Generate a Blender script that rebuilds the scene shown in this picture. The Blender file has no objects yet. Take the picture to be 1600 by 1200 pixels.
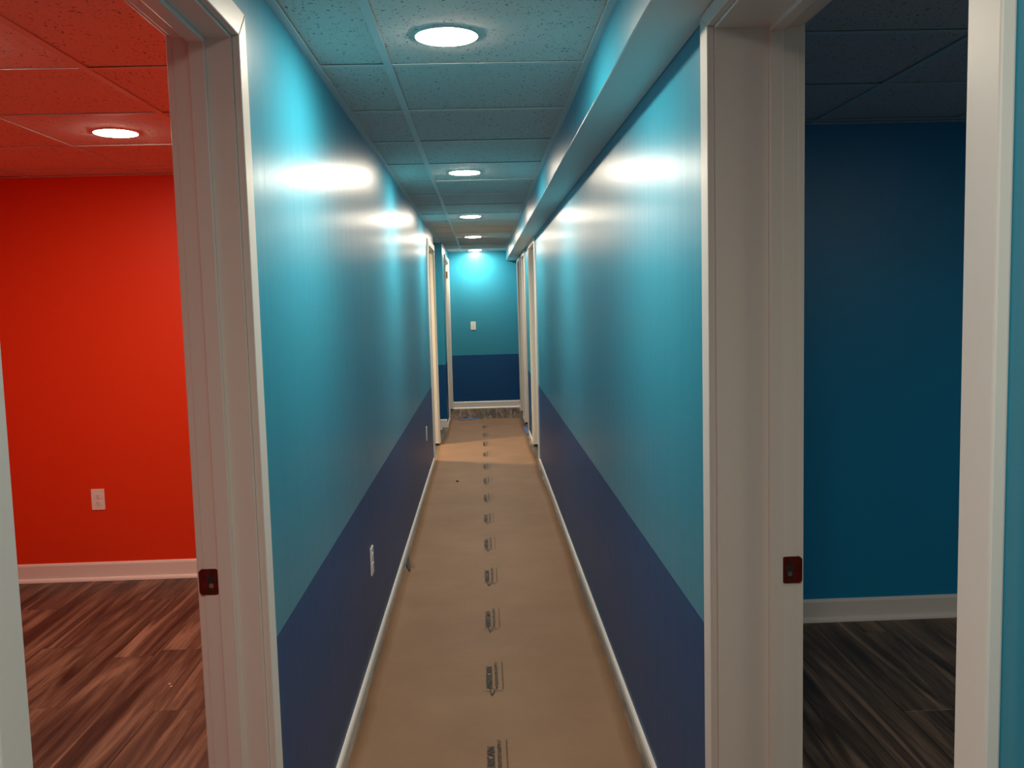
import bpy, bmesh, math, random
from mathutils import Vector, Matrix
random.seed(7)
S = bpy.context.scene
C = S.collection

# ------------------------------------------------------------------ camera
CAM_H = 1.44
FPX, PIT, YAW, ROL = 1396.85, 0.090060, 0.030986, -0.026276
cam_d = bpy.data.cameras.new('camera'); cam = bpy.data.objects.new('camera', cam_d); C.objects.link(cam)
F = Vector((math.sin(YAW)*math.cos(PIT), math.cos(YAW)*math.cos(PIT), -math.sin(PIT)))
r0 = Vector((math.cos(YAW), -math.sin(YAW), 0)); u0 = r0.cross(F)
r1 = math.cos(ROL)*r0 + math.sin(ROL)*u0; u1 = -math.sin(ROL)*r0 + math.cos(ROL)*u0
M = Matrix((r1, u1, -F)).transposed().to_4x4(); M.translation = Vector((0, 0, CAM_H))
cam.matrix_world = M
cam_d.sensor_fit = 'HORIZONTAL'; cam_d.sensor_width = 36.0; cam_d.lens = 36.0*FPX/1600.0
cam_d.clip_start = 0.02; cam_d.clip_end = 100
S.camera = cam

# ------------------------------------------------------------------ world, exposure
w = bpy.data.worlds.new('world'); S.world = w; w.use_nodes = True
w.node_tree.nodes['Background'].inputs[0].default_value = (0.02, 0.02, 0.022, 1)
w.node_tree.nodes['Background'].inputs[1].default_value = 0.2
S.view_settings.view_transform = 'Standard'; S.view_settings.look = 'None'
S.view_settings.exposure = 0.0; S.view_settings.gamma = 1.0; S.view_settings.use_curve_mapping = False
S.cycles.max_bounces = 7; S.cycles.diffuse_bounces = 6; S.cycles.glossy_bounces = 3
S.cycles.use_denoising = True; S.cycles.sample_clamp_indirect = 6.0
LAMP, LAMP_RED, FILL_BLUE_POWER, LAMP_FAR = 280.0, 212.0, 215.0, 800.0     # emission of the LED discs; the blue room disc is an added fill
LAMP_COL = (1.0, 0.865, 0.69)
FAR_COL = (1.0, 0.76, 0.46)

# ------------------------------------------------------------------ material helpers
def mat(name, col, rough=0.5, spec=0.5, metal=0.0):
    m = bpy.data.materials.new(name); m.use_nodes = True
    b = m.node_tree.nodes['Principled BSDF']
    b.inputs['Base Color'].default_value = (*col, 1); b.inputs['Roughness'].default_value = rough
    b.inputs['Specular IOR Level'].default_value = spec; b.inputs['Metallic'].default_value = metal
    return m
def nodes(m):
    nt = m.node_tree; return nt, nt.nodes, nt.links, nt.nodes['Principled BSDF']
def noise(nt, vec, scale, detail=3, rough=0.5, dist=0.0):
    n = nt.nodes.new('ShaderNodeTexNoise'); n.inputs['Scale'].default_value = scale
    n.inputs['Detail'].default_value = detail; n.inputs['Roughness'].default_value = rough
    n.inputs['Distortion'].default_value = dist
    nt.links.new(vec, n.inputs['Vector']); return n
def mapping(nt, vec, scale):
    n = nt.nodes.new('ShaderNodeMapping'); n.inputs['Scale'].default_value = scale
    nt.links.new(vec, n.inputs['Vector']); return n.outputs[0]
def ramp(nt, fac, stops):
    n = nt.nodes.new('ShaderNodeValToRGB'); e = n.color_ramp.elements
    while len(e) < len(stops): e.new(0.5)
    for i, (p, c) in enumerate(stops):
        e[i].position = p; e[i].color = (*c, 1)
    nt.links.new(fac, n.inputs[0]); return n
def bump(nt, h, strength, dist, to):
    n = nt.nodes.new('ShaderNodeBump'); n.inputs['Strength'].default_value = strength; n.inputs['Distance'].default_value = dist
    nt.links.new(h, n.inputs['Height']); nt.links.new(n.outputs[0], to); return n
def geo_pos(nt):
    return nt.nodes.new('ShaderNodeNewGeometry').outputs['Position']

def wall_paint(name, col, rough, streak=0.07, spec=0.44):
    """satin wall paint: long vertical roller lanes"""
    m = mat(name, col, rough, 0.5); nt, N, L, b = nodes(m)
    p = geo_pos(nt)
    lanes = noise(nt, mapping(nt, p, (9, 9, 0.25)), 1.6, 3, 0.6)
    bump(nt, lanes.outputs[0], streak, 0.02, b.inputs['Normal'])
    b.inputs['Specular IOR Level'].default_value = spec
    rr = nt.nodes.new('ShaderNodeMapRange'); rr.inputs[3].default_value = rough-0.03; rr.inputs[4].default_value = rough+0.04
    L.new(lanes.outputs[0], rr.inputs[0]); L.new(rr.outputs[0], b.inputs['Roughness'])
    return m

TEAL = wall_paint('teal_paint', (0.026, 0.28, 0.42), 0.32)
NAVY = wall_paint('navy_paint', (0.003, 0.072, 0.215), 0.42, 0.06, 0.28)
RED = wall_paint('red_paint', (0.76, 0.046, 0.007), 0.45)
BLUE = wall_paint('blue_paint', (0.008, 0.27, 0.53), 0.42)
CREAM = wall_paint('cream_paint', (0.70, 0.62, 0.50), 0.6)
WHITE = mat('white_trim_paint', (0.80, 0.765, 0.715), 0.38, 0.45)
_nt, _N, _L, _b = nodes(WHITE)
_n = noise(_nt, mapping(_nt, geo_pos(_nt), (40, 40, 2.5)), 1.0, 3)
bump(_nt, _n.outputs[0], 0.05, 0.004, _b.inputs['Normal'])
METAL_WHITE = mat('grid_enamel', (0.74, 0.75, 0.74), 0.45)
PLASTIC = mat('white_plastic', (0.82, 0.79, 0.74), 0.3)
SLOT = mat('dark_slot', (0.02, 0.018, 0.016), 0.6)
SCREW = mat('screw_steel', (0.45, 0.42, 0.38), 0.35, 0.5, 0.9)
BRONZE = mat('red_bronze_plate', (0.20, 0.018, 0.010), 0.42, 0.5, 0.35)
_nt, _N, _L, _b = nodes(BRONZE)
_n = noise(_nt, geo_pos(_nt), 90, 4); _r = ramp(_nt, _n.outputs[0], [(0.3, (0.085, 0.007, 0.005)), (0.7, (0.16, 0.015, 0.009))])
_L.new(_r.outputs[0], _b.inputs['Base Color'])
BRASS = mat('tarnished_brass', (0.30, 0.16, 0.08), 0.4, 0.5, 0.7)
TAPE = mat('blue_tape', (0.05, 0.16, 0.52), 0.6)
INK = mat('printing_ink', (0.012, 0.010, 0.010), 0.65)
SUB = mat('subfloor', (0.06, 0.05, 0.045), 0.9)
SCRAP_AND_SHADE = mat('scrap_and_gap_shade', (0.015, 0.013, 0.012), 0.7)  # colours the real scrap and the painted shade in the paper's tear

# ceiling tile: mineral fibre with fissures
TILE = mat('fissured_tile', (0.70, 0.71, 0.70), 0.9, 0.2)
_nt, _N, _L, _b = nodes(TILE)
_p = geo_pos(_nt)
_f = noise(_nt, mapping(_nt, _p, (1.0, 0.62, 1)), 125, 2, 0.55, 0.6)
_r = ramp(_nt, _f.outputs[0], [(0.30, (0.20, 0.20, 0.20)), (0.385, (0.80, 0.71, 0.66))])
_L.new(_r.outputs[0], _b.inputs['Base Color'])
_f2 = noise(_nt, _p, 420, 2)
_a = _nt.nodes.new('ShaderNodeMath'); _a.operation = 'MULTIPLY_ADD'; _a.inputs[1].default_value = 0.25
_L.new(_f2.outputs[0], _a.inputs[0]); _L.new(_r.outputs[0], _a.inputs[2])
bump(_nt, _a.outputs[0], 0.5, 0.003, _b.inputs['Normal'])

# vinyl plank
WOOD = mat('vinyl_plank', (0.2, 0.16, 0.13), 0.48, 0.4)
_nt, _N, _L, _b = nodes(WOOD)
_tc = _nt.nodes.new('ShaderNodeTexCoord'); _oi = _nt.nodes.new('ShaderNodeObjectInfo')
_mul = _nt.nodes.new('ShaderNodeVectorMath'); _mul.operation = 'MULTIPLY_ADD'
_cmb = _nt.nodes.new('ShaderNodeCombineXYZ')
for _i in range(3): _L.new(_oi.outputs['Random'], _cmb.inputs[_i])
_L.new(_cmb.outputs[0], _mul.inputs[0]); _mul.inputs[1].default_value = (31, 57, 13); _L.new(_tc.outputs['Object'], _mul.inputs[2])
_band = noise(_nt, mapping(_nt, _mul.outputs[0], (11, 0.8, 1)), 1.0, 4, 0.58, 1.4)
_grain = noise(_nt, mapping(_nt, _mul.outputs[0], (95, 3.2, 1)), 1.0, 4, 0.65, 0.6)
_mx = _nt.nodes.new('ShaderNodeMath'); _mx.operation = 'MULTIPLY_ADD'; _mx.inputs[1].default_value = 0.24
_L.new(_grain.outputs[0], _mx.inputs[0])
_m2 = _nt.nodes.new('ShaderNodeMath'); _m2.operation = 'MULTIPLY'; _m2.inputs[1].default_value = 0.76
_L.new(_band.outputs[0], _m2.inputs[0]); _L.new(_m2.outputs[0], _mx.inputs[2])
_r = ramp(_nt, _mx.outputs[0], [(0.35, (0.034, 0.022, 0.015)), (0.46, (0.092, 0.060, 0.039)), (0.54, (0.175, 0.115, 0.074)), (0.63, (0.32, 0.212, 0.138))])
_hs = _nt.nodes.new('ShaderNodeHueSaturation'); _L.new(_r.outputs[0], _hs.inputs['Color'])
_mr = _nt.nodes.new('ShaderNodeMapRange'); _mr.inputs[3].default_value = 0.72; _mr.inputs[4].default_value = 0.95
_L.new(_oi.outputs['Random'], _mr.inputs[0]); _L.new(_mr.outputs[0], _hs.inputs['Value'])
_L.new(_hs.outputs[0], _b.inputs['Base Color'])
bump(_nt, _grain.outputs[0], 0.12, 0.002, _b.inputs['Normal'])

# kraft paper
PAPER = mat('kraft_paper', (0.47, 0.335, 0.215), 0.62, 0.25)
_nt, _N, _L, _b = nodes(PAPER)
_p = geo_pos(_nt)
_n1 = noise(_nt, _p, 3.0, 4, 0.6); _n2 = noise(_nt, _p, 120, 3, 0.7)
_a = _nt.nodes.new('ShaderNodeMath'); _a.operation = 'MULTIPLY_ADD'; _a.inputs[1].default_value = 0.35
_L.new(_n2.outputs[0], _a.inputs[0]); _L.new(_n1.outputs[0], _a.inputs[2])
_r = ramp(_nt, _a.outputs[0], [(0.40, (0.230, 0.125, 0.067)), (0.95, (0.300, 0.170, 0.096))])
_L.new(_r.outputs[0], _b.inputs['Base Color'])
bump(_nt, _n1.outputs[0], 0.25, 0.01, _b.inputs['Normal'])

def emitter(name, strength, col):
    m = bpy.data.materials.new(name); m.use_nodes = True; nt = m.node_tree
    nt.nodes.clear(); e = nt.nodes.new('ShaderNodeEmission'); o = nt.nodes.new('ShaderNodeOutputMaterial')
    e.inputs[0].default_value = (*col, 1); e.inputs[1].default_value = strength
    nt.links.new(e.outputs[0], o.inputs[0]); return m
LED = emitter('led_diffuser', LAMP, LAMP_COL)
LED_NEAR = emitter('led_diffuser_near', LAMP*0.78, LAMP_COL)
LED_RED = emitter('led_diffuser_red_room', LAMP_RED, LAMP_COL)
FILL_BLUE = emitter('fill_diffuser_blue_room', FILL_BLUE_POWER, LAMP_COL)
LED_FAR = emitter('led_diffuser_far_room', LAMP_FAR, FAR_COL)

# ------------------------------------------------------------------ mesh helpers
def box(bm, x0, x1, y0, y1, z0, z1, bev=0.0, matf=None):
    v = [bm.verts.new((x, y, z)) for x in (x0, x1) for y in (y0, y1) for z in (z0, z1)]
    q = [(0, 1, 3, 2), (4, 6, 7, 5), (0, 4, 5, 1), (2, 3, 7, 6), (0, 2, 6, 4), (1, 5, 7, 3)]
    nrm = ['-x', '+x', '-y', '+y', '-z', '+z']
    fs = []
    for f, n in zip(q, nrm):
        fc = bm.faces.new([v[i] for i in f]); fs.append(fc)
        if matf: fc.material_index = matf(n, ((y0+y1)/2, (z0+z1)/2))
    if bev:
        es = list({e for f in fs for e in f.edges})
        bmesh.ops.bevel(bm, geom=es, offset=bev, segments=2, profile=0.5, affect='EDGES')
def prism(bm, pts, axis, a, b, bev=0.0):
    """extrude a 2D outline along an axis; pts are the two other axes in x,y,z order"""
    def mk(p, t):
        return {'x': (t, p[0], p[1]), 'y': (p[0], t, p[1]), 'z': (p[0], p[1], t)}[axis]
    A = [bm.verts.new(mk(p, a)) for p in pts]; B = [bm.verts.new(mk(p, b)) for p in pts]
    n = len(pts); fs = [bm.faces.new(A), bm.faces.new(B[::-1])]
    for i in range(n): fs.append(bm.faces.new((A[i], B[i], B[(i+1) % n], A[(i+1) % n])))
    if bev:
        es = list({e for f in fs for e in f.edges})
        bmesh.ops.bevel(bm, geom=es, offset=bev, segments=2, profile=0.5, affect='EDGES')
def disc(bm, x, y, z0, z1, r0_, r1_=None, seg=40, cap_bot=True):
    r1_ = r1_ or r0_
    A = [bm.verts.new((x+r0_*math.cos(t), y+r0_*math.sin(t), z0)) for t in [2*math.pi*i/seg for i in range(seg)]]
    B = [bm.verts.new((x+r1_*math.cos(t), y+r1_*math.sin(t), z1)) for t in [2*math.pi*i/seg for i in range(seg)]]
    for i in range(seg): bm.faces.new((A[i], A[(i+1) % seg], B[(i+1) % seg], B[i]))
    bm.faces.new(A[::-1]); bm.faces.new(B)
def obj(name, bm, mats, parent=None, smooth=False, loc=None):
    bmesh.ops.recalc_face_normals(bm, faces=bm.faces)
    me = bpy.data.meshes.new(name); bm.to_mesh(me); bm.free()
    for m in (mats if isinstance(mats, (list, tuple)) else [mats]): me.materials.append(m)
    if smooth:
        for p in me.polygons: p.use_smooth = True
    o = bpy.data.objects.new(name, me); C.objects.link(o)
    if parent: o.parent = parent
    if loc: o.location = loc
    return o
def empty(name, loc=(0, 0, 0)):
    o = bpy.data.objects.new(name, None); o.location = loc; o.empty_display_size = 0.1; C.objects.link(o); return o
def tag(o, label, cat, group=None):
    o['label'] = label; o['category'] = cat
    if group: o['group'] = group
    return o
def struct(o, label, cat):
    o['kind'] = 'structure'; o['label'] = label; o['category'] = cat; return o

# ------------------------------------------------------------------ dimensions
XL, XR = -0.485, 0.485           # corridor wall faces
XLR, XRR = -0.601, 0.657         # room faces of the corridor walls
ZC = 2.16                        # suspended ceiling
ZT = 2.26
YEND, YBACK = 12.35, -2.5
STR, STRE = 0.703, 0.742
XW = 3.2
XRED = -2.66
YRED, YBLUE = 4.83, 3.82
YST = 10.5                       # stub wall past the side passage
XS = -0.45

# (casing inner edges y0,y1 ; head z)
D1 = (0.889, 1.859, 1.988); D2 = (0.865, 1.851, 1.988)
D3 = (8.22, 9.15, 1.988); D4 = (8.03, 8.90, 1.97)
D5 = (9.88, 10.58, 1.97); D6 = (11.12, 12.26, 2.00); D7 = (11.05, 11.80, 1.97)
JT = 0.018; RV = 0.006           # jamb thickness, casing reveal
def rough(d): return (d[0]+RV-JT, d[1]-RV+JT, d[2]-RV+JT)

# ------------------------------------------------------------------ walls
def long_wall(name, x0, x1, y0, y1, openings, hall, roommat, label, zs=STR):
    """wall along Y; hall is '+x' or '-x' = which face is the corridor; roommat(y)->slot"""
    bm = bmesh.new()
    def mf(n, c):
        if n == hall or n in ('-y', '+y'): return 1 if c[1] < zs else 0
        return roommat(c[0])
    cuts = sorted(openings); y = y0; segs = []
    for a, b, h in cuts:
        if a > y: segs.append((y, a, 0, ZT))
        segs.append((a, b, h, ZT)); y = b
    segs.append((y, y1, 0, ZT))
    out = []
    for a, b, lo, hi in segs:          # split where the room behind changes
        ys = [a]+[q for q in (3.88, 4.88) if a < q < b]+[b]
        for i in range(len(ys)-1): out.append((ys[i], ys[i+1], lo, hi))
    for a, b, lo, hi in out:
        if lo < zs:
            box(bm, x0, x1, a, b, lo, zs, 0, mf); box(bm, x0, x1, a, b, zs, hi, 0, mf)
        else: box(bm, x0, x1, a, b, lo, hi, 0, mf)
    o = obj(name, bm, [TEAL, NAVY, RED, BLUE, CREAM])
    return struct(o, label, 'wall')
long_wall('wall_left', XLR, XL, YBACK, 9.27, [rough(D1), rough(D3)], '+x', lambda y: 2 if y < 4.88 else 4,
          'long glossy teal corridor wall on the left with navy lower band')
long_wall('wall_right', XR, XRR, YBACK, YEND, [rough(D2), rough(D4), rough(D5), rough(D7)], '-x', lambda y: 3 if y < 3.88 else 4,
          'long glossy teal corridor wall on the right under the boxed soffit')
long_wall('wall_left_far', XS-0.115, XS, YST, YEND, [rough(D6)], '+x', lambda y: 4,
          'short teal wall on the left just before the end wall', STRE)
def plain_wall(name, x0, x1, y0, y1, m, label, zs=None, m2=None):
    bm = bmesh.new()
    if zs: 
        box(bm, x0, x1, y0, y1, 0, zs, 0, lambda n, c: 1); box(bm, x0, x1, y0, y1, zs, ZT, 0, lambda n, c: 0)
        o = obj(name, bm, [m, m2])
    else:
        box(bm, x0, x1, y0, y1, 0, ZT); o = obj(name, bm, m)
    return struct(o, label, 'wall')
plain_wall('wall_end', -XW, XW, YEND, YEND+0.12, TEAL, 'teal and navy wall closing the far end of the corridor', STRE, NAVY)
plain_wall('wall_stub', -2.2, XS-0.1151, YST, YST+0.115, TEAL, 'narrow teal and navy wall facing the camera past the far left doorway', STRE, NAVY)
plain_wall('wall_corridor_back', -XW, XW, YBACK-0.12, YBACK, TEAL, 'teal wall behind the camera', STR, NAVY)
plain_wall('wall_red_room_back', XRED, XLR-0.0005, YRED, YRED+0.1, RED, 'bright red painted wall seen through the left doorway')
plain_wall('wall_red_room_side', XRED-0.1, XRED, -0.06, YRED+0.1, RED, 'red side wall of the room on the left')
plain_wall('wall_red_room_front', XRED, XLR-0.0005, -0.06, 0.04, RED, 'red wall of the left room nearest the camera')
plain_wall('wall_blue_room_back', XRR+0.0005, XW, YBLUE, YBLUE+0.1, BLUE, 'deep blue painted wall seen through the right doorway')
plain_wall('wall_blue_room_side', XW, XW+0.1, YBACK, YBLUE+0.1, BLUE, 'blue side wall of the room on the right')
plain_wall('wall_far_left_side', -2.3, -2.2, YRED+0.1, YEND, CREAM, 'pale wall inside the far left rooms')
plain_wall('wall_far_left_pier', -2.2, XLR-0.0005, 9.17, 9.27, TEAL, 'wall between far left room and side passage', STRE, NAVY)
plain_wall('wall_far_right_side', 2.2, 2.3, YBLUE+0.1, YEND, CREAM, 'pale wall inside the far right rooms')
plain_wall('wall_far_right_first', XRR+0.0005, 2.2, 9.4, 9.5, CREAM, 'partition between far right rooms')
plain_wall('wall_far_right_second', XRR+0.0005, 2.2, 10.8, 10.9, CREAM, 'partition between the last right rooms')
# boxed soffit along the right wall
SX, SZ = 0.347, 2.023
bm = bmesh.new()
box(bm, SX, XR-0.0002, YBACK, YEND-0.0002, SZ, ZT, 0.003, None)
for f in bm.faces:
    f.normal_update(); f.material_index = 1 if f.normal.z < -0.7 else 0
o = obj('trim_1', bm, [TEAL, WHITE]); struct(o, 'boxed teal soffit with pale underside running above the right wall', 'soffit')

# ------------------------------------------------------------------ floor
bm = bmesh.new(); box(bm, -XW-0.1, XW+0.1, YBACK-0.12, YEND+0.12, -0.12, -0.006)
floor = struct(obj('floor', bm, SUB), 'grey brown vinyl plank floor', 'floor')
PW, PL = 0.178, 1.22
plank_cache = {}
def plank(wd, ln):
    k = (round(wd, 3), round(ln, 3))
    if k not in plank_cache:
        bm = bmesh.new(); box(bm, -wd/2+0.0004, wd/2-0.0004, -ln/2+0.0004, ln/2-0.0004, -0.0055, 0.0, 0.0)
        es = [e for e in bm.edges if all(v.co.z > -0.001 for v in e.verts)]
        bmesh.ops.bevel(bm, geom=es, offset=0.0012, segments=1, affect='EDGES')
        me = bpy.data.meshes.new('floor_plank'); bmesh.ops.recalc_face_normals(bm, faces=bm.faces)
        bm.to_mesh(me); bm.free(); me.materials.append(WOOD); plank_cache[k] = me
    return plank_cache[k]
def lay(x0, x1, y0, y1, seed):
    rnd = random.Random(seed); x = x0; i = 0
    while x < x1-0.01:
        wd = min(PW, x1-x); y = y0; off = (0.37*(i*2 % 3)+rnd.uniform(0.0, 0.25)) % 1.0
        first = PL*(1-off) if off > 0.12 else PL
        while y < y1-0.01:
            ln = round(min(first, y1-y), 2); first = PL
            o = bpy.data.objects.new('floor_plank', plank(wd, ln)); C.objects.link(o); o.parent = floor
            o.location = (x+wd/2, y+ln/2, 0); y += ln
        x += wd; i += 1
lay(XRED, -0.525, 0.04, YRED, 3)
lay(0.525, 3.19, 0.0, YBLUE, 5)
lay(-0.525, 0.525, 7.6, YEND, 9)
bm = bmesh.new(); box(bm, -0.525, 0.525, YBACK, 7.6, -0.0058, 0)
o = obj('floor_panel', bm, WOOD, floor)
bm = bmesh.new(); box(bm, -2.2, -0.525, YRED+0.1, YEND, -0.0058, 0); obj('floor_panel', bm, WOOD, floor)
bm = bmesh.new(); box(bm, 0.525, 2.2, YBLUE+0.1, YEND, -0.0058, 0); obj('floor_panel', bm, WOOD, floor)

# ------------------------------------------------------------------ ceiling: slab, tiles, grid
bm = bmesh.new(); box(bm, -XW-0.1, XW+0.1, YBACK-0.12, YEND+0.12, ZT, ZT+0.1)
ceil = struct(obj('ceiling', bm, METAL_WHITE), 'suspended ceiling of white fissured tiles in a metal grid', 'ceiling')
tile_cache = {}
def tile(x0, x1, y0, y1, tilt=0.0):
    wd, ln = round(x1-x0-0.004, 3), round(y1-y0-0.004, 3)
    k = (wd, ln)
    if k not in tile_cache:
        bm = bmesh.new(); box(bm, -wd/2, wd/2, -ln/2, ln/2, 0, 0.016, 0.0015)
        me = bpy.data.meshes.new('ceiling_tile'); bmesh.ops.recalc_face_normals(bm, faces=bm.faces); bm.to_mesh(me); bm.free()
        me.materials.append(TILE); tile_cache[k] = me
    o = bpy.data.objects.new('ceiling_tile', tile_cache[k]); C.objects.link(o); o.parent = ceil
    o.location = ((x0+x1)/2, (y0+y1)/2, ZC+0.0038+random.uniform(0, 0.002)); o.rotation_euler = (tilt, 0, 0)
TW = 0.024
def tee_bar(name, x0, x1, y0, y1, z=ZC):
    bm = bmesh.new(); box(bm, x0, x1, y0, y1, z+0.0004, z+0.0018)
    if x1-x0 < y1-y0: xm = (x0+x1)/2; box(bm, xm-0.0015, xm+0.0015, y0, y1, z+0.0018, z+0.03)
    else: ym = (y0+y1)/2; box(bm, x0, x1, ym-0.0015, ym+0.0015, z+0.0018, z+0.03)
    obj(name, bm, METAL_WHITE, ceil)
def grid(x0, x1, y0, y1, xt, yt):
    """tiles between the walls; xt / yt are the tee lines"""
    xs = [x0]+sorted(x for x in xt if x0 < x < x1)+[x1]; ys = [y0]+sorted(y for y in yt if y0 < y < y1)+[y1]
    for i in range(len(xs)-1):
        for j in range(len(ys)-1): tile(xs[i], xs[i+1], ys[j], ys[j+1], random.uniform(-0.0012, 0.0012))
    for x in xs[1:-1]: tee_bar('main_tee', x-TW/2, x+TW/2, y0, y1)
    for j in ys[1:-1]:
        for i in range(len(xs)-1):
            a = xs[i]+(TW/2 if i else 0); b = xs[i+1]-(TW/2 if i < len(xs)-2 else 0)
            tee_bar('cross_tee', a, b, j-TW/2, j+TW/2, ZC+0.0004)
    for a in ((x0, x0+0.022, y0, y1), (x1-0.022, x1, y0, y1)):
        bm = bmesh.new(); box(bm, *a, ZC-0.0012, ZC+0.001); xx = a[0] if a[0] == x0 else a[1]-0.0012
        box(bm, xx, xx+0.0012, y0, y1, ZC+0.001, ZC+0.022); obj('wall_angle', bm, METAL_WHITE, ceil)
    for a in (y0, y1-0.022):
        bm = bmesh.new(); box(bm, x0+0.022, x1-0.022, a, a+0.022, ZC-0.0012, ZC+0.001); obj('wall_angle', bm, METAL_WHITE, ceil)
PITCH = 0.637
grid(XL, SX, YBACK, YEND, [-0.262], [2.775+PITCH*k for k in range(-8, 16) if 2.775+PITCH*k < YEND-0.1])
grid(XRED, XLR, 0.04, YRED, [-1.15-0.6*k for k in range(3)], [2.754+0.62*k for k in range(-8, 4)])
grid(XRR, XW, YBACK, YBLUE, [1.41+0.6*k for k in range(3)], [2.52+0.615*k for k in range(-8, 2)]+[3.745])
# plain ceilings of the far rooms
bm = bmesh.new(); box(bm, -2.2, XLR, YRED+0.1, YEND, ZC, ZC+0.02); obj('ceiling_panel', bm, TILE, ceil)
bm = bmesh.new(); box(bm, XRR, 2.2, YBLUE+0.1, YEND, ZC, ZC+0.02); obj('ceiling_panel', bm, TILE, ceil)
bm = bmesh.new(); box(bm, XLR, XL-0.0005, 9.27, YST, ZC, ZC+0.02); obj('ceiling_panel', bm, TILE, ceil)

# ------------------------------------------------------------------ baseboards
BH, BT = 0.098, 0.012
def base_prof(sign, BH=BH):      # profile in (offset from wall, z)
    p = [(0, 0), (BT, 0), (BT, BH-0.012), (BT-0.003, BH-0.004), (BT-0.007, BH), (0, BH)]
    return [(sign*a, z) for a, z in p]
def base_y(bm, xw, sign, y0, y1): prism(bm, [(xw+a, z) for a, z in base_prof(sign, 0.047 if sign > 0 else 0.037)], 'y', y0, y1)
def base_x(bm, yw, sign, x0, x1): prism(bm, [(yw+a, z) for a, z in base_prof(sign)], 'x', x0, x1)
def shoe_x(bm, yw, sign, x0, x1):
    p = [(0, 0), (0.018, 0), (0.016, 0.009), (0.010, 0.015), (0, 0.018)]
    prism(bm, [(yw+sign*(BT+a), z) for a, z in p], 'x', x0, x1)
def basestruct(name, bm, label): return struct(obj(name, bm, WHITE), label, 'baseboard')
CW = 0.057
bm = bmesh.new(); base_y(bm, XL, 1, YBACK, D1[0]-CW); base_y(bm, XL, 1, D1[1]+CW, D3[0]-CW)
basestruct('baseboard_left', bm, 'white baseboard along the left corridor wall')
bm = bmesh.new(); base_y(bm, XR, -1, YBACK, D2[0]-CW)
for a, b in ((D2[1]+CW, D4[0]-CW), (D4[1]+CW, D5[0]-CW), (D5[1]+CW, D7[0]-CW), (D7[1]+CW, YEND)): base_y(bm, XR, -1, a, b)
basestruct('baseboard_right', bm, 'white baseboard along the right corridor wall')
bm = bmesh.new(); base_x(bm, YEND, -1, XS, XR); shoe_x(bm, YEND, -1, XS, XR)
basestruct('baseboard_end', bm, 'white baseboard at the foot of the end wall')
bm = bmesh.new(); base_x(bm, YST, -1, -2.2, XS); basestruct('baseboard_stub', bm, 'white baseboard below the narrow wall past the far left doorway')
bm = bmesh.new(); base_y(bm, XS, 1, YST-BT, D6[0]-CW); basestruct('baseboard_left_far', bm, 'short white baseboard on the left before the end wall')
bm = bmesh.new(); base_x(bm, YRED, -1, XRED, XLR); shoe_x(bm, YRED, -1, XRED, XLR)
basestruct('baseboard_red_room', bm, 'white baseboard with shoe moulding under the red wall')
bm = bmesh.new(); base_x(bm, YBLUE, -1, XRR, XW); shoe_x(bm, YBLUE, -1, XRR, XW)
basestruct('baseboard_blue_room', bm, 'white baseboard with shoe moulding under the blue wall')

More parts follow.
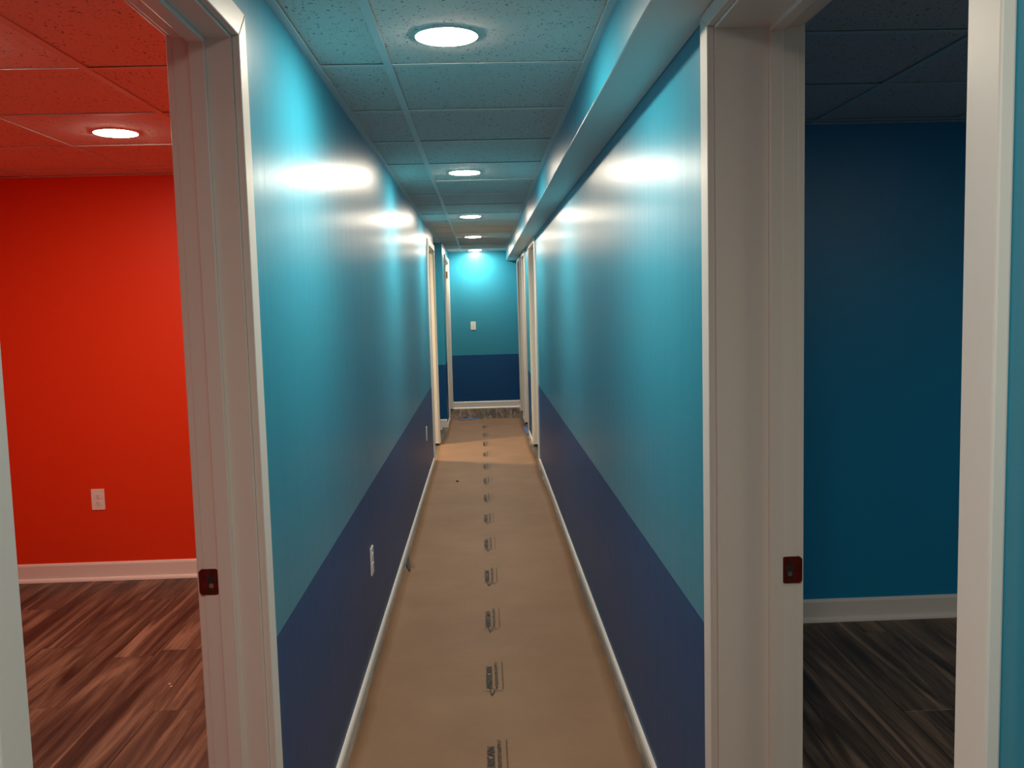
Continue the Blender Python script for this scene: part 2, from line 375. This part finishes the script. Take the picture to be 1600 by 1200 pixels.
# ------------------------------------------------------------------ door frames
CT = 0.015
def casing(parent, x0, x1, d, head_h, z0=0.0):
    ya, yb, zh = d
    bm = bmesh.new(); prism(bm, [(ya-CW, z0), (ya, z0), (ya, zh), (ya-CW, zh+head_h)], 'x', x0, x1, 0.0025); obj('casing_leg', bm, WHITE, parent)
    bm = bmesh.new(); prism(bm, [(yb, z0), (yb+CW, z0), (yb+CW, zh+head_h), (yb, zh)], 'x', x0, x1, 0.0025); obj('casing_leg', bm, WHITE, parent)
    bm = bmesh.new(); prism(bm, [(ya-CW, zh+head_h), (ya, zh), (yb, zh), (yb+CW, zh+head_h)], 'x', x0, x1, 0.0025); obj('casing_head', bm, WHITE, parent)
def door_frame(name, label, xh, xr, d, stop, head_h=CW, room_head=CW, strike=None, gap=0.0, cut=False):
    """xh corridor wall face, xr room wall face, stop=(x toward hall, x toward room)"""
    ya, yb, zh = d; ja, jb, jz = ya-RV, yb+RV, zh+RV
    s = 1 if xh > 0 else -1
    root = struct(empty(name, (xh, (ya+yb)/2, 0)), label, 'door frame')
    made = []
    def add(nm, bm, m=WHITE):
        o = obj(nm, bm, m, root); o.location = (-xh, -(ya+yb)/2, 0); made.append(o); return o
    lo, hi = min(xh, xr), max(xh, xr)
    # jambs: faces sit one reveal inside the casing edges
    fa, fb, fz = ya+RV, yb-RV, zh-RV
    bm = bmesh.new(); box(bm, lo, hi, fa-JT, fa, gap, fz+JT-0.0005, 0.0015); add('jamb', bm)
    bm = bmesh.new(); box(bm, lo, hi, fb, fb+JT, gap, fz+JT-0.0005, 0.0015); add('jamb', bm)
    bm = bmesh.new(); box(bm, lo+0.0003, hi-0.0003, fa-0.001, fb+0.001, fz, fz+JT-0.001, 0.0015); add('head_jamb', bm)
    a, b = min(stop), max(stop)
    ST = 0.011
    bm = bmesh.new(); box(bm, a, b, fa-0.0005, fa+ST, gap, fz, 0.003); add('door_stop', bm)
    bm = bmesh.new(); box(bm, a, b, fb-ST, fb+0.0005, gap, fz, 0.003); add('door_stop', bm)
    bm = bmesh.new(); box(bm, a, b, fa+ST-0.001, fb-ST+0.001, fz-ST, fz+0.0005, 0.003); add('head_stop', bm)
    def cas(x0, x1, hh):
        n0 = len(bpy.data.objects); before = set(bpy.data.objects)
        casing(root, x0, x1, d, hh, gap)
        for o in set(bpy.data.objects)-before: o.location = (-xh, -(ya+yb)/2, 0)
    cas(xh-s*CT, xh, head_h)
    cas(xr, xr+s*CT, room_head)
    if strike:
        z0, z1 = strike
        x_in = stop[1]; x_out = xr+s*0.008
        y = fb
        # rounded plate with latch hole, standing 1.5 mm proud of the far jamb
        hx = sorted((x_in+s*0.001, x_out)); r = 0.007
        def rr(x0, x1, za, zb, r, n=5):
            pts = []
            for cx, cz, t0 in ((x1-r, zb-r, 0), (x0+r, zb-r, 90), (x0+r, za+r, 180), (x1-r, za+r, 270)):
                for k in range(n+1):
                    t = math.radians(t0+90*k/n); pts.append((cx+r*math.cos(t), cz+r*math.sin(t)))
            return pts
        def plate(nm, x0, x1, za, zb, r, ya_, yb_, m, par=None):
            bm = bmesh.new(); prism(bm, rr(x0, x1, za, zb, r), 'y', ya_, yb_); o = add(nm, bm, m)
            if par: o.parent = par; o.location = (0, 0, 0)
            return o
        sp = plate('strike_plate', hx[0], hx[1], z0, z1, r, y-0.0022, y+0.001, BRONZE)
        sp['label'] = 'red brown metal strike plate with latch hole'
        zc = (z0+z1)/2; xc = x_in+s*0.0165
        lip_x = sorted((xr+s*0.002, xr+s*0.0095))
        plate('strike_lip', lip_x[0], lip_x[1], z0+0.004, z1-0.004, 0.003, y-0.0012, y+0.006, BRONZE, sp)
        plate('latch_hole', xc-0.008, xc+0.008, zc-0.015, zc+0.013, 0.006, y-0.0026, y-0.001, SLOT, sp)
        plate('latch_hole_tab', xc-0.004, xc+0.005, zc-0.013, zc-0.003, 0.003, y-0.0032, y-0.001, SCREW, sp)
        for zz in (z1-0.007, z0+0.007):
            plate('screw', xc-0.0035, xc+0.0035, zz-0.0035, zz+0.0035, 0.0034, y-0.003, y-0.001, SLOT, sp)
    return root
door_frame('door_1', 'white door frame of the red room, nearest on the left', XL, XLR, D1, (-0.535, -0.5685), CW, CW, (0.8465, 0.902))
door_frame('door_2', 'white door frame of the blue room, nearest on the right', XR, XRR, D2, (0.593, 0.6225), 0.0335, CW, (0.829, 0.887))
door_frame('door_3', 'white door frame far down the left corridor wall', XL, XLR, D3, (-0.535, -0.5685), CW, CW, None, 0.02)
door_frame('door_4', 'white door frame far down the right wall, nearer of the far ones', XR, XRR, D4, (0.593, 0.6225), 0.045, CW, None, 0.02)
door_frame('door_5', 'white door frame far down the right wall, second of the far ones', XR, XRR, D5, (0.593, 0.6225), 0.045, CW, None, 0.02)
d6 = door_frame('door_6', 'white door frame on the left beside the end wall', XS, XS-0.115, D6, (-0.50, -0.535), CW, CW, None, 0.01)
door_frame('door_7', 'white door frame on the right beside the end wall', XR, XRR, D7, (0.593, 0.6225), 0.045, CW, None, 0.01)
# hinge leaf on the last left frame
bm = bmesh.new(); box(bm, -0.49, -0.455, D6[1]-RV-0.003, D6[1]-RV+0.001, 1.80, 1.89, 0.001)
o = obj('hinge_leaf', bm, BRASS, d6); o.location = (-XS, -(D6[0]+D6[1])/2, 0)

# ------------------------------------------------------------------ downlights
def downlight(x, y, label, group, led=LED, r=0.0865):
    root = tag(empty('recessed_downlight', (x, y, ZC)), label, 'ceiling light', group)
    bm = bmesh.new(); seg = 48
    prof = [(r, 0.006), (r, 0.001), (r-0.0008, -0.0006), (r-0.002, -0.001), (r-0.003, -0.001), (r-0.0035, -0.0006), (r-0.0035, 0.001)]
    rings = [[bm.verts.new((a*math.cos(2*math.pi*i/seg), a*math.sin(2*math.pi*i/seg), z)) for i in range(seg)] for a, z in prof]
    for q in range(len(prof)-1):
        for i in range(seg): bm.faces.new((rings[q][i], rings[q][(i+1) % seg], rings[q+1][(i+1) % seg], rings[q+1][i]))
    obj('trim_ring', bm, METAL_WHITE, root, True)
    bm = bmesh.new(); 
    rings = []
    for q in range(6):
        t = q/6*math.pi/2; rr_ = (r-0.003)*math.cos(t); z = -0.0008-0.005*math.sin(t)
        rings.append([bm.verts.new((rr_*math.cos(2*math.pi*i/seg), rr_*math.sin(2*math.pi*i/seg), z)) for i in range(seg)])
    for q in range(5):
        for i in range(seg): bm.faces.new((rings[q][i], rings[q][(i+1) % seg], rings[q+1][(i+1) % seg], rings[q+1][i]))
    cv = bm.verts.new((0, 0, -0.0058))
    for i in range(seg): bm.faces.new((rings[5][i], rings[5][(i+1) % seg], cv))
    bm.faces.new(rings[0][::-1])
    o = obj('diffuser', bm, led, root); o['label'] = 'glowing white diffuser'
    return root
HALL = [(0.02, 'round downlight in the corridor ceiling above the camera, out of view'),
        (2.49, 'round glowing downlight in the corridor ceiling, nearest and largest'),
        (5.00, 'round glowing downlight in the corridor ceiling, second nearest'),
        (7.48, 'round glowing downlight in the corridor ceiling, third nearest'),
        (9.72, 'round glowing downlight in the corridor ceiling, fourth nearest'),
        (12.08, 'round glowing downlight in the corridor ceiling, last before the end wall')]
for y, l in HALL: downlight(-0.075, y, l, 'corridor downlights', LED_NEAR if y < 1 else LED)
downlight(-1.447, 3.71, 'round glowing downlight in the red room ceiling', 'red room downlights', LED_RED)
downlight(-1.45, 2.46, 'red room downlight just out of view, nearer than the visible one', 'red room downlights', LED_RED)
downlight(2.3, 1.5, 'added fill downlight in the blue room ceiling, out of view behind the right door frame', None, FILL_BLUE)  # unseen fill, added to brighten the blue room
downlight(-1.45, 8.62, 'round downlight in the far left room, out of sight behind the corridor wall', None, LED_FAR)

# ------------------------------------------------------------------ outlets and switch
def rrect(w_, h_, r, n=4):
    pts = []
    for cx, cy, t0 in ((w_/2-r, h_/2-r, 0), (-w_/2+r, h_/2-r, 90), (-w_/2+r, -h_/2+r, 180), (w_/2-r, -h_/2+r, 270)):
        for k in range(n+1):
            t = math.radians(t0+90*k/n); pts.append((cx+r*math.cos(t), cy+r*math.sin(t)))
    return pts
def cover(name, loc, rotz, label, cat, group, kind):
    """plate in local XZ, front towards -Y"""
    root = tag(empty(name, loc), label, cat, group); root.rotation_euler = (0, 0, rotz)
    bm = bmesh.new(); prism(bm, rrect(0.070, 0.1145, 0.004), 'y', -0.0055, -0.0004)
    es = [e for e in bm.edges if all(v.co.y < -0.005 for v in e.verts)]
    bmesh.ops.bevel(bm, geom=es, offset=0.002, segments=2, affect='EDGES'); obj('cover_plate', bm, PLASTIC, root)
    if kind == 'outlet':
        for dz in (0.0197, -0.0197):
            pts = [(0.0172*math.cos(t), max(-0.0118, min(0.0118, 0.0172*math.sin(t)))+dz) for t in [2*math.pi*i/28 for i in range(28)]]
            bm = bmesh.new(); prism(bm, pts, 'y', -0.0075, -0.004); s = obj('socket', bm, PLASTIC, root)
            for dx, hh in ((-0.0064, 0.0085), (0.0064, 0.0068)):
                bm = bmesh.new(); box(bm, dx-0.0011, dx+0.0011, -0.0078, -0.007, dz+0.003-hh/2, dz+0.003+hh/2); obj('slot', bm, SLOT, s)
            bm = bmesh.new(); prism(bm, [(0.0024*math.cos(t), 0.0024*math.sin(t)+dz-0.0065) for t in [2*math.pi*i/10 for i in range(10)]], 'y', -0.0078, -0.007); obj('ground_hole', bm, SLOT, s)
        zs = (0,)
    else:
        bm = bmesh.new(); box(bm, -0.0055, 0.0055, -0.007, -0.004, -0.0125, 0.0125, 0.001); obj('toggle_collar', bm, PLASTIC, root)
        bm = bmesh.new(); prism(bm, [(-0.004, -0.006), (-0.018, 0.004), (-0.0185, 0.009), (-0.004, 0.006)], 'x', -0.0042, 0.0042, 0.0008); obj('toggle', bm, PLASTIC, root)
        zs = (0.030, -0.030)
    for z in zs:
        bm = bmesh.new(); prism(bm, [(0.0029*math.cos(t), 0.0029*math.sin(t)+z) for t in [2*math.pi*i/12 for i in range(12)]], 'y', -0.0064, -0.005); obj('screw', bm, SCREW, root)
    return root
cover('wall_outlet', (-0.4355*YRED, YRED, 0.443), 0, 'white duplex outlet low on the red wall', 'outlet', None, 'outlet')
cover('wall_outlet', (XL, 3.615, 0.402), math.pi/2, 'white duplex outlet on the navy band of the left wall, nearer one', 'outlet', None, 'outlet')
cover('wall_outlet', (XL, 7.24, 0.400), math.pi/2, 'white duplex outlet on the navy band near the far left doorway', 'outlet', None, 'outlet')
cover('light_switch', (-0.0105*YEND, YEND, 1.146), 0, 'white toggle light switch on the teal end wall', 'switch', None, 'switch')

# ------------------------------------------------------------------ builder's paper on the corridor floor
paper = tag(empty('floor_paper', (0, 4.3, 0)), 'long sheet of brown printed builders paper covering the corridor floor', 'floor paper')
def edge_l(y):
    e = -0.4695+0.006*math.sin(y*1.9+0.6)*math.sin(y*0.7)
    if y < 3.2: e = -0.466+0.005*max(0, min(1, (y-2.55)/0.35))
    if 4.80 < y < 4.94: e += 0.034*(1-(y-4.80)/0.14)          # tear
    if y > 9.3: e += 0.030*min(1, (y-9.3)/0.3)
    if y > 10.75: e += 0.05*((y-10.75)/0.4)**2*0
    return e
def edge_r(y):
    e = 0.459+0.006*math.sin(y*1.4)+0.004*math.sin(y*4.1)
    if y > 8.3: e -= 0.022*min(1, (y-8.3)/0.8)
    return e
YP0, YP1 = -2.3, 11.12
ys = []
y = YP0
while y < YP1: ys.append(y); y += 0.1 if y < 4.6 or y > 5.1 else 0.02
ys.append(YP1)
bm = bmesh.new(); rows = []; NX = 20
for y in ys:
    row = []
    a, b = edge_l(y), edge_r(y)
    for i in range(NX+1):
        t = i/NX; x = a+(b-a)*t
        z = 0.004+0.0012*math.sin(y*2.3+t*4)+0.0010*math.sin(y*5.1-t*7)
        z += 0.0035*math.exp(-((t)/0.05)**2)*(0.5+0.5*math.sin(y*3.3)) + 0.009*math.exp(-((1-t)/0.04)**2)*(0.5+0.5*math.sin(y*2.1+1))
        z += 0.003*math.exp(-((y-7.83+0.05*t)/0.05)**2)           # ridge near the far doors
        z += 0.003*math.exp(-((y-9.15)/0.06)**2)
        yy = y
        if y == YP1: yy += 0.05*math.sin(t*3)-0.07*math.exp(-((t-0.28)/0.14)**2)+(0.18*(1-t/0.1) if t < 0.1 else 0)
        row.append(bm.verts.new((x, yy, max(z, 0.0025))))
    rows.append(row)
for j in range(len(rows)-1):
    for i in range(NX): bm.faces.new((rows[j][i], rows[j][i+1], rows[j+1][i+1], rows[j+1][i]))
o = obj('paper_sheet', bm, PAPER, paper, True, (0, -4.3, 0))
md = o.modifiers.new('thickness', 'SOLIDIFY'); md.thickness = 0.0012; md.offset = -1

def text_mesh(s, size_x, size_y, u0_, v0_, bold=0.0):
    """filled text scaled to size_x (reading direction) by size_y; returns mesh in local u,v"""
    cu = bpy.data.curves.new('lettering', 'FONT'); cu.body = s; cu.size = 1.0; cu.resolution_u = 2; cu.offset = bold
    t = bpy.data.objects.new('lettering', cu); C.objects.link(t)
    dg = bpy.context.evaluated_depsgraph_get(); dg.update()
    me = bpy.data.meshes.new_from_object(t.evaluated_get(dg))
    bpy.data.objects.remove(t); bpy.data.curves.remove(cu)
    xs_ = [v.co.x for v in me.vertices]; ys_ = [v.co.y for v in me.vertices]
    ax, bx_, ay, by = min(xs_), max(xs_), min(ys_), max(ys_)
    for v in me.vertices:
        v.co.x = u0_+(v.co.x-ax)/(bx_-ax)*size_x; v.co.y = v0_+(v.co.y-ay)/(by-ay)*size_y
    return me
bm = bmesh.new()
for args in (('AMERICAN', 0.205, 0.0245, 0.032, 0.000, 0.034), ('PRODUCERS SUPPLY', 0.222, 0.0125, 0.060, -0.0215, 0.024), ('Division of Sun Industrial Supply', 0.256, 0.0075, 0.026, -0.0435, 0.016)):
    me = text_mesh(*args); bm.from_mesh(me); bpy.data.meshes.remove(me)
def flat(pts): bm.faces.new([bm.verts.new((a, b, 0)) for a, b in pts])
# star outline: left arm, right arm, lower tip, notch
def stroke(p, q, w0, w1):
    d = Vector((q[0]-p[0], q[1]-p[1])); n = Vector((-d.y, d.x)).normalized()
    flat([(p[0]+n.x*w0/2, p[1]+n.y*w0/2), (p[0]-n.x*w0/2, p[1]-n.y*w0/2), (q[0]-n.x*w1/2, q[1]-n.y*w1/2), (q[0]+n.x*w1/2, q[1]+n.y*w1/2)])
stroke((0.012, 0.039), (0.012, 0.010), 0.002, 0.0042)
stroke((0.012, 0.010), (-0.022, 0.003), 0.0042, 0.004)
stroke((-0.022, 0.003), (0.013, -0.007), 0.004, 0.0042)
stroke((0.013, -0.007), (0.014, -0.035), 0.0055, 0.0045)
stroke((0.012, 0.010), (0.032, 0.006), 0.003, 0.002); stroke((0.013, -0.007), (0.040, -0.003), 0.003, 0.002)
flat([(0.032, -0.0105), (0.052, -0.013), (0.044, -0.021)])
pm = bpy.data.meshes.new('printed_logo'); bm.to_mesh(pm); bm.free(); pm.materials.append(INK)
for k in range(-7, 12):
    y0 = 3.195+0.643*k
    o = bpy.data.objects.new('printed_logo', pm); C.objects.link(o); o.parent = paper
    # reading direction along +Y, letter tops towards -X
    o.matrix_local = Matrix(((0, -1, 0, -0.002-0.0007*k), (1, 0, 0, y0-4.3), (0, 0, 1, 0.0083), (0, 0, 0, 1)))

# ------------------------------------------------------------------ small things on the floor
def slab(name, pts, z0, z1, m, label, cat):
    bm = bmesh.new(); prism(bm, pts, 'z', z0, z1); return tag(obj(name, bm, m), label, cat)
slab('painters_tape', [(0.432, 9.72), (0.4725, 9.70), (0.4725, 10.28), (0.437, 10.26)], 0.006, 0.0075, TAPE, 'blue tape holding the paper edge beside the far right doorway', 'tape')
slab('painters_tape', [(-0.33, 11.12), (-0.10, 11.16), (-0.09, 11.25), (-0.34, 11.23)], 0.0005, 0.0022, TAPE, 'strip of blue tape at the far end of the brown paper', 'tape')
slab('scrap', [(-0.255, 7.19), (-0.235, 7.185), (-0.232, 7.215), (-0.25, 7.225)], 0.0075, 0.0115, SCRAP_AND_SHADE, 'small dark scrap lying on the brown paper', 'scrap')
slab('trim_offcut', [(-0.545, 10.30), (-0.50, 10.30), (-0.50, 10.34), (-0.545, 10.34)], 0.0, 0.018, WHITE, 'small white offcut on the floor past the far left doorway', 'offcut')
for i, (x, y) in enumerate(((-1.262, 3.40), (-1.247, 3.375))):
    slab('paint_chip', [(x, y), (x+0.008, y+0.002), (x+0.007, y+0.009), (x+0.001, y+0.007)], 0.0, 0.0015, WHITE, ['white paint chip on the red room floor, farther one', 'white paint chip on the red room floor, nearer one'][i], 'paint chip')
slab('tear_gap_shade', [(-0.466, 4.90), (-0.440, 4.77), (-0.430, 4.765), (-0.448, 4.92), (-0.464, 5.06)], 0.0085, 0.0105, SCRAP_AND_SHADE, 'dark sheet for the shaded gap at the torn left edge of the brown paper', 'scrap')  # black sheet painting in the shade of the gap at the tear
